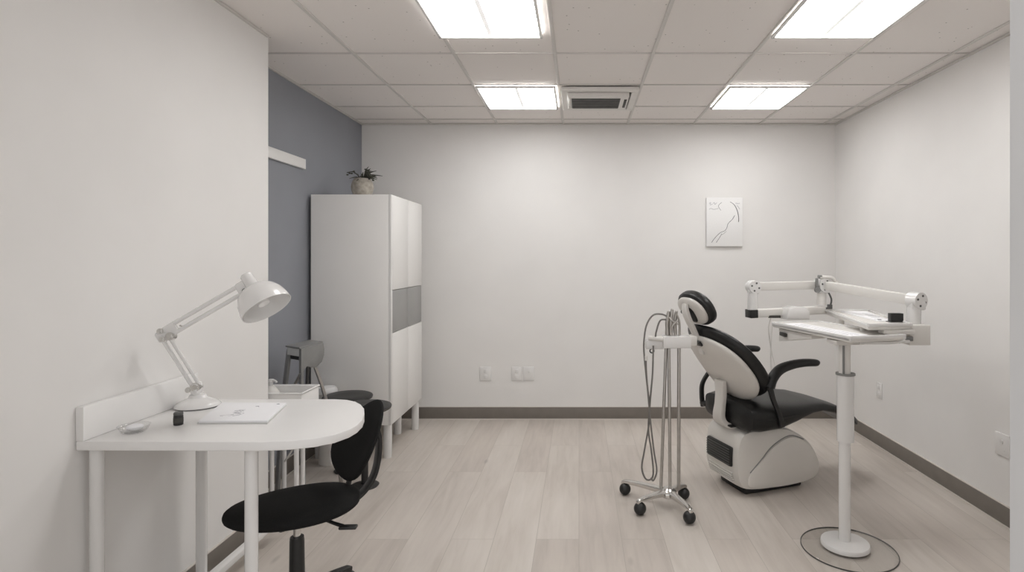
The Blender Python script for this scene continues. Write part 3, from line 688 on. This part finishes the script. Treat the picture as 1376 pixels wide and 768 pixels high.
obj('ring', MB().tube([(.438+.012*math.cos(a*PI/8), 3.415, .925+.012*math.sin(a*PI/8)) for a in range(17)], .004, 8, False).cyl((.438, 3.415, .936), (.438, 3.415, .945), .003, n=8), MT['blackplastic'], t)
def hz(px, py, Y): return tuple(pt(px, py, Y))
Yh = 3.36
def hose(zp, r=.0052): obj('hose', MB().tube([hz(800+x/2.132, 360+y/2.133, Yh+dy) for x, y, dy in zp], r, 10, sub=5), MT['hose'], t)
hose([(208, 140, .03), (190, 132, .02), (165, 135, .01), (146, 165, 0), (139, 215, 0), (141, 260, 0), (148, 330, 0), (156, 420, 0), (141, 520, 0), (133, 570, 0), (143, 602, 0), (158, 605, 0), (166, 585, 0), (160, 520, 0), (152, 460, 0), (157, 380, 0), (164, 300, 0), (166, 222, .02)])
hose([(205, 148, .03), (186, 150, .02), (175, 180, .02), (172, 200, .03)])
hose([(145, 255, -.012), (146, 300, -.014), (151, 360, -.014), (158, 440, -.014), (168, 525, -.014), (176, 580, -.014), (166, 608, -.012), (160, 600, 0)])
obj('hose_clip', MB().cyl(hz(868.5, 478, Yh-.02), hz(868.5, 484, Yh-.02), .009, n=12), MT['plastic'], t)

# ------------------------------------------------------------------ instrument stand with tray and folding arms
PX, PY = 1.362, 2.915
t = thing('instrument_stand', 'white pole stand with instrument trays and folding arms on a round base', 'stand', (PX, PY, 0))
obj('floor_plate', MB().lathe([(.001, 0), (.222, 0), (.2255, .003), (.2255, .008), (.223, .010), (.001, .010)], (PX+.01, PY-.02, 0), 64), MT['glass'], t, label='clear round floor plate')
obj('plate_rim', MB().lathe([(.226, .001), (.2285, .001), (.2285, .007), (.226, .007), (.226, .001)], (PX+.01, PY-.02, 0), 64, cap=False), MT['greydark'], t)
obj('base_disc', MB().lathe([(.001, .010), (.112, .010), (.117, .014), (.118, .028), (.114, .034), (.05, .040), (.001, .040)], (PX, PY-.005, 0), 48), MT['enamel'], t)
obj('lower_pole', MB().cyl((PX, PY, .038), (PX, PY, .56), .0285, n=32), MT['enamel'], t)
obj('sleeve', MB().cyl((PX+.004, PY, .545), (PX+.004, PY, .885), .041, n=32), MT['enamel'], t)
obj('collar', MB().cyl((PX+.004, PY, .884), (PX+.004, PY, .894), .047, n=32), MT['greymetal'], t)
obj('upper_pole', MB().cyl((PX, PY, .89), (PX, PY, 1.045), .0285, n=32), MT['plastic'], t)
obj('pole_track', MB().box((PX-.018, PY-.027, .965), (.008, .012, .145), .002), MT['greymetal'], t)
obj('pole_bracket', MB().prism([(PX-.065, PY-.05), (PX+.09, PY-.03), (PX+.08, PY+.06), (PX-.07, PY+.05)], 1.043, 1.064, .004), MT['plastic'], t)
a_ = V((-.166, .643)).normalized(); b_ = V((a_.y, -a_.x))
NL = V((1.322, 2.768))
def q(l, w): p = NL+a_*l+b_*w; return (p.x, p.y)
TZ = 1.100
obj('lower_tray', MB().prism([q(0, .01), q(0, .31), q(.02, .33), q(.645, .33), q(.665, .31), q(.665, .01), q(.65, 0), q(.01, 0)], TZ-.030, TZ-.008, .004), MT['plastic'], t)
rm = MB()
for (l0_, w0, l1_, w1) in ((0, .006, .665, .006), (.006, .01, .006, .33), (.659, .01, .659, .33), (0, .324, .665, .324)):
    A, B = q(l0_, w0), q(l1_, w1); rm.bar((A[0], A[1], TZ-.012), (B[0], B[1], TZ-.012), .012, .024, .003)
obj('tray_rim', rm, MT['enamel'], t)
c1, c2 = q(.36, .025), q(.64, .14)
wd = MB().prism([(0, 0), (.30, .055), (.30, .075), (0, .075)], -.045, .045, .004, frame((q(.63, .07)[0], q(.63, .07)[1], TZ-.112), (-a_.x, -a_.y, 0), (0, 0, 1), (-a_.y, a_.x, 0)))
obj('under_box', wd, MT['plastic'], t)
A = q(.58, .022)
obj('under_latch', MB().box((A[0], A[1], TZ-.065), (.02, .08, .022), .004), MT['slot'], t)
# upper frame: left bar, centre post, right tray
Lb, Cb = V((1.075, 3.60, 1.130)), V((1.585, 3.70, 1.145))
obj('left_bar', MB().bar(Lb, Cb, .075, .048, .005), MT['plastic'], t)
dL = (Cb-Lb).normalized()
obj('bar_end', MB().bar(Lb-dL*.006, Lb+dL*.045, .078, .051, .003), MT['blackplastic'], t)
obj('bar_slot', MB().box((1.235, 3.592, 1.112), (.075, .012, .016), .002), MT['slot'], t)
cv = MB().prism([(-.075, 0), (.075, 0), (.075, .055), (.05, .075), (-.02, .08), (-.06, .068), (-.075, .04)], -.055, .055, .012, frame((1.365, 3.60, 1.098), (1, .12, 0), (0, 0, 1), (.12, -1, 0)))
obj('control_box', cv, MT['enamel'], t)
obj('left_post', MB().cyl((1.100, 3.605, 1.15), (1.100, 3.605, 1.265), .031, n=24), MT['enamel'], t)
JL, JC, JR = V((1.105, 3.605, 1.300)), V((1.584, 3.70, 1.306)), V((1.779, 3.0, 1.258))
def joint(p, r, axis, l, m='enamel'):
    ax_ = V(axis).normalized()
    j = obj('joint', MB().cyl(p-ax_*l, p+ax_*l, r, n=28).box(tuple(p-V((0, 0, r*.55))), (r*1.7, r*1.3, r*1.1), .008), MT[m], t)
    s_ = MB()
    for k in range(4):
        o_ = ax_.orthogonal().normalized()*r*.62; o_.rotate(__import__('mathutils').Quaternion(ax_, k*PI/2+.5))
        s_.cyl(p+o_-ax_*(l+.003), p+o_+ax_*(l+.003), .006, n=8)
    obj('joint_screw', s_, MT['greydark'], j)
    return j
joint(JL, .040, (.15, -1, 0), .032)
joint(JC, .046, (.25, -1, 0), .036)
joint(JR, .044, (.35, -1, 0), .032)
obj('folding_arm', MB().bar(JL+V((.02, 0, .002)), JC+V((-.04, 0, 0)), .04, .052, .006), MT['plastic'], t)
obj('folding_arm', MB().bar(JC+V((.012, -.04, -.002)), JR+V((-.01, .036, .002)), .04, .055, .006), MT['plastic'], t)
obj('centre_post', MB().cyl(tuple(JC+V((-.005, 0, -.13))), tuple(JC+V((-.005, 0, -.03))), .029, n=24), MT['plastic'], t)
cj = MB().cyl(JC+V((-.03, -.03, .052)), JC+V((-.006, -.03, .052)), .012, n=14).tube([JC+V((-.01, -.03, .052)), JC+V((.05, -.03, .046)), JC+V((.078, -.03, .01))], .012, 10)
obj('centre_cap', cj, MT['plastic'], t)
obj('centre_knob', MB().cyl(JC+V((-.05, -.03, -.03)), JC+V((-.05, -.055, -.03)), .017, n=16).cyl(JC+V((-.04, -.03, .055)), JC+V((-.018, -.03, .055)), .012, n=14).box(tuple(JC+V((-.052, -.036, .012))), (.012, .03, .07), .004), MT['greymetal'], t)
obj('centre_cable', MB().tube([JC+V((.03, -.02, -.045)), JC+V((.045, -.03, -.09)), JC+V((.035, -.035, -.13)), JC+V((.01, -.035, -.15))], .006, 8).box(tuple(JC+V((.03, -.04, -.137))), (.03, .02, .03), .004), MT['greydark'], t)
# right tray
UT = [(1.60, 3.715), (1.462, 2.872), (1.70, 2.905), (1.705, 2.95), (1.86, 3.65)]
obj('upper_tray', MB().prism(UT, 1.118, 1.142, .004), MT['plastic'], t)
er = MB()
for A, B in zip(UT, UT[1:]+UT[:1]): er.bar((A[0], A[1], 1.143), (B[0], B[1], 1.143), .014, .016, .003)
obj('upper_tray_rim', er, MT['enamel'], t)
for (x, y) in ((1.53, 3.06), (1.56, 3.38)): obj('tray_spacer', MB().cyl((x, y, TZ-.010), (x, y, 1.12), .016, n=16), MT['plastic'], t)
rb = MB().box((1.755, 2.99, 1.085), (.11, .13, .104), .004)
rb.box((1.63, 2.92, 1.106), (.16, .06, .024), .004)
obj('end_box', rb, MT['plastic'], t)
obj('right_post', MB().cyl((1.765, 3.0, 1.13), (1.768, 3.0, 1.225), .034, n=24), MT['enamel'], t)
hb = MB().box((1.60, 2.90, 1.073), (.075, .03, .05), .006).box((1.645, 2.915, 1.056), (.09, .03, .016), .004)
obj('tray_grip', hb, MT['enamel'], t)
obj('grip_slot', MB().box((1.685, 2.921, 1.068), (.055, .02, .024), .003), MT['greymetal'], t)
obj('pull_rod', MB().tube([(1.40, 2.84, 1.06), (1.5, 2.85, 1.058), (1.58, 2.86, 1.057), (1.66, 2.90, 1.062)], .008, 10), MT['enamel'], t)
obj('cord', MB().tube([pt(1036, 427, 3.59), pt(1033, 440, 3.6), pt(1034.5, 458, 3.62), pt(1038, 476, 3.62), pt(1041, 490, 3.6), pt(1038.5, 500, 3.6)], .0035, 8).tube([pt(1038, 436, 3.6), pt(1037, 452, 3.61), pt(1036, 475, 3.61), pt(1036.5, 502, 3.6)], .003, 8), MT['plastic'], t)

# loose things lying on the stand
def sheet(A, z, th=.003): return MB().prism(A, z, z+th)
t = thing('paper_sheet', 'white ruled paper sheet lying on the lower tray of the stand', 'paper', (*q(.3, .12), TZ-.008))
obj('sheet', sheet([q(.05, .03), q(.05, .15), q(.60, .15), q(.60, .03)], TZ-.008), MT['paper'], t)
for w_ in (.055, .08, .115):
    A, B = q(.08, w_), q(.55, w_); obj('ruled_line', MB().bar((A[0], A[1], TZ-.0048), (B[0], B[1], TZ-.0048), .0025, .0008), MT['ink'], t)
t = thing('paper_sheet', 'printed white paper lying on the upper tray beside the small black box', 'paper', (1.70, 3.35, 1.142))
obj('sheet', sheet([(1.60, 3.05), (1.69, 3.07), (1.82, 3.60), (1.66, 3.62)], 1.142), MT['paper'], t)
for k in range(5): obj('print_line', MB().bar((1.63+.026*k, 3.14+.085*k, 1.1454), (1.68+.026*k, 3.145+.085*k, 1.1454), .003, .0008), MT['ink'], t)
for c_ in ((1.648, 3.12, 1.1456), (1.635, 3.09, 1.1456)): obj('print_mark', MB().box(c_, (.017, .011, .001)), MT['inkdark'], t)
t = thing('black_box', 'small black box standing on the upper tray near the right arm post', 'box', (1.682, 3.02, 1.142))
obj('body', MB().box((0, 0, .026), (.066, .035, .044), .003), MT['blackplastic'], t, local=True)
obj('base_plate', MB().box((.008, 0, .002), (.095, .05, .004), .001), MT['greydark'], t, local=True)

# ------------------------------------------------------------------ world, camera, colour
w = bpy.data.worlds.new('world'); SC.world = w; w.use_nodes = True
bg = w.node_tree.nodes['Background']; bg.inputs['Color'].default_value = (1.0, .99, .985, 1); bg.inputs['Strength'].default_value = 1.05
cam = bpy.data.cameras.new('camera'); co = bpy.data.objects.new('camera', cam); COL.objects.link(co)
cam.sensor_width = 36; cam.lens = 764/1376*36; cam.shift_x = (688-778)/1376; cam.shift_y = (346-384)/1376; cam.clip_start = .02
co.location = (0, 0, HC); co.rotation_euler = (PI/2, 0, 0); SC.camera = co
vs = SC.view_settings
SC.display_settings.display_device = 'sRGB'
vs.view_transform = 'Standard'; vs.look = 'None'; vs.gamma = 1; vs.use_curve_mapping = False; vs.exposure = 0.0
SC.cycles.max_bounces = 10; SC.cycles.diffuse_bounces = 6
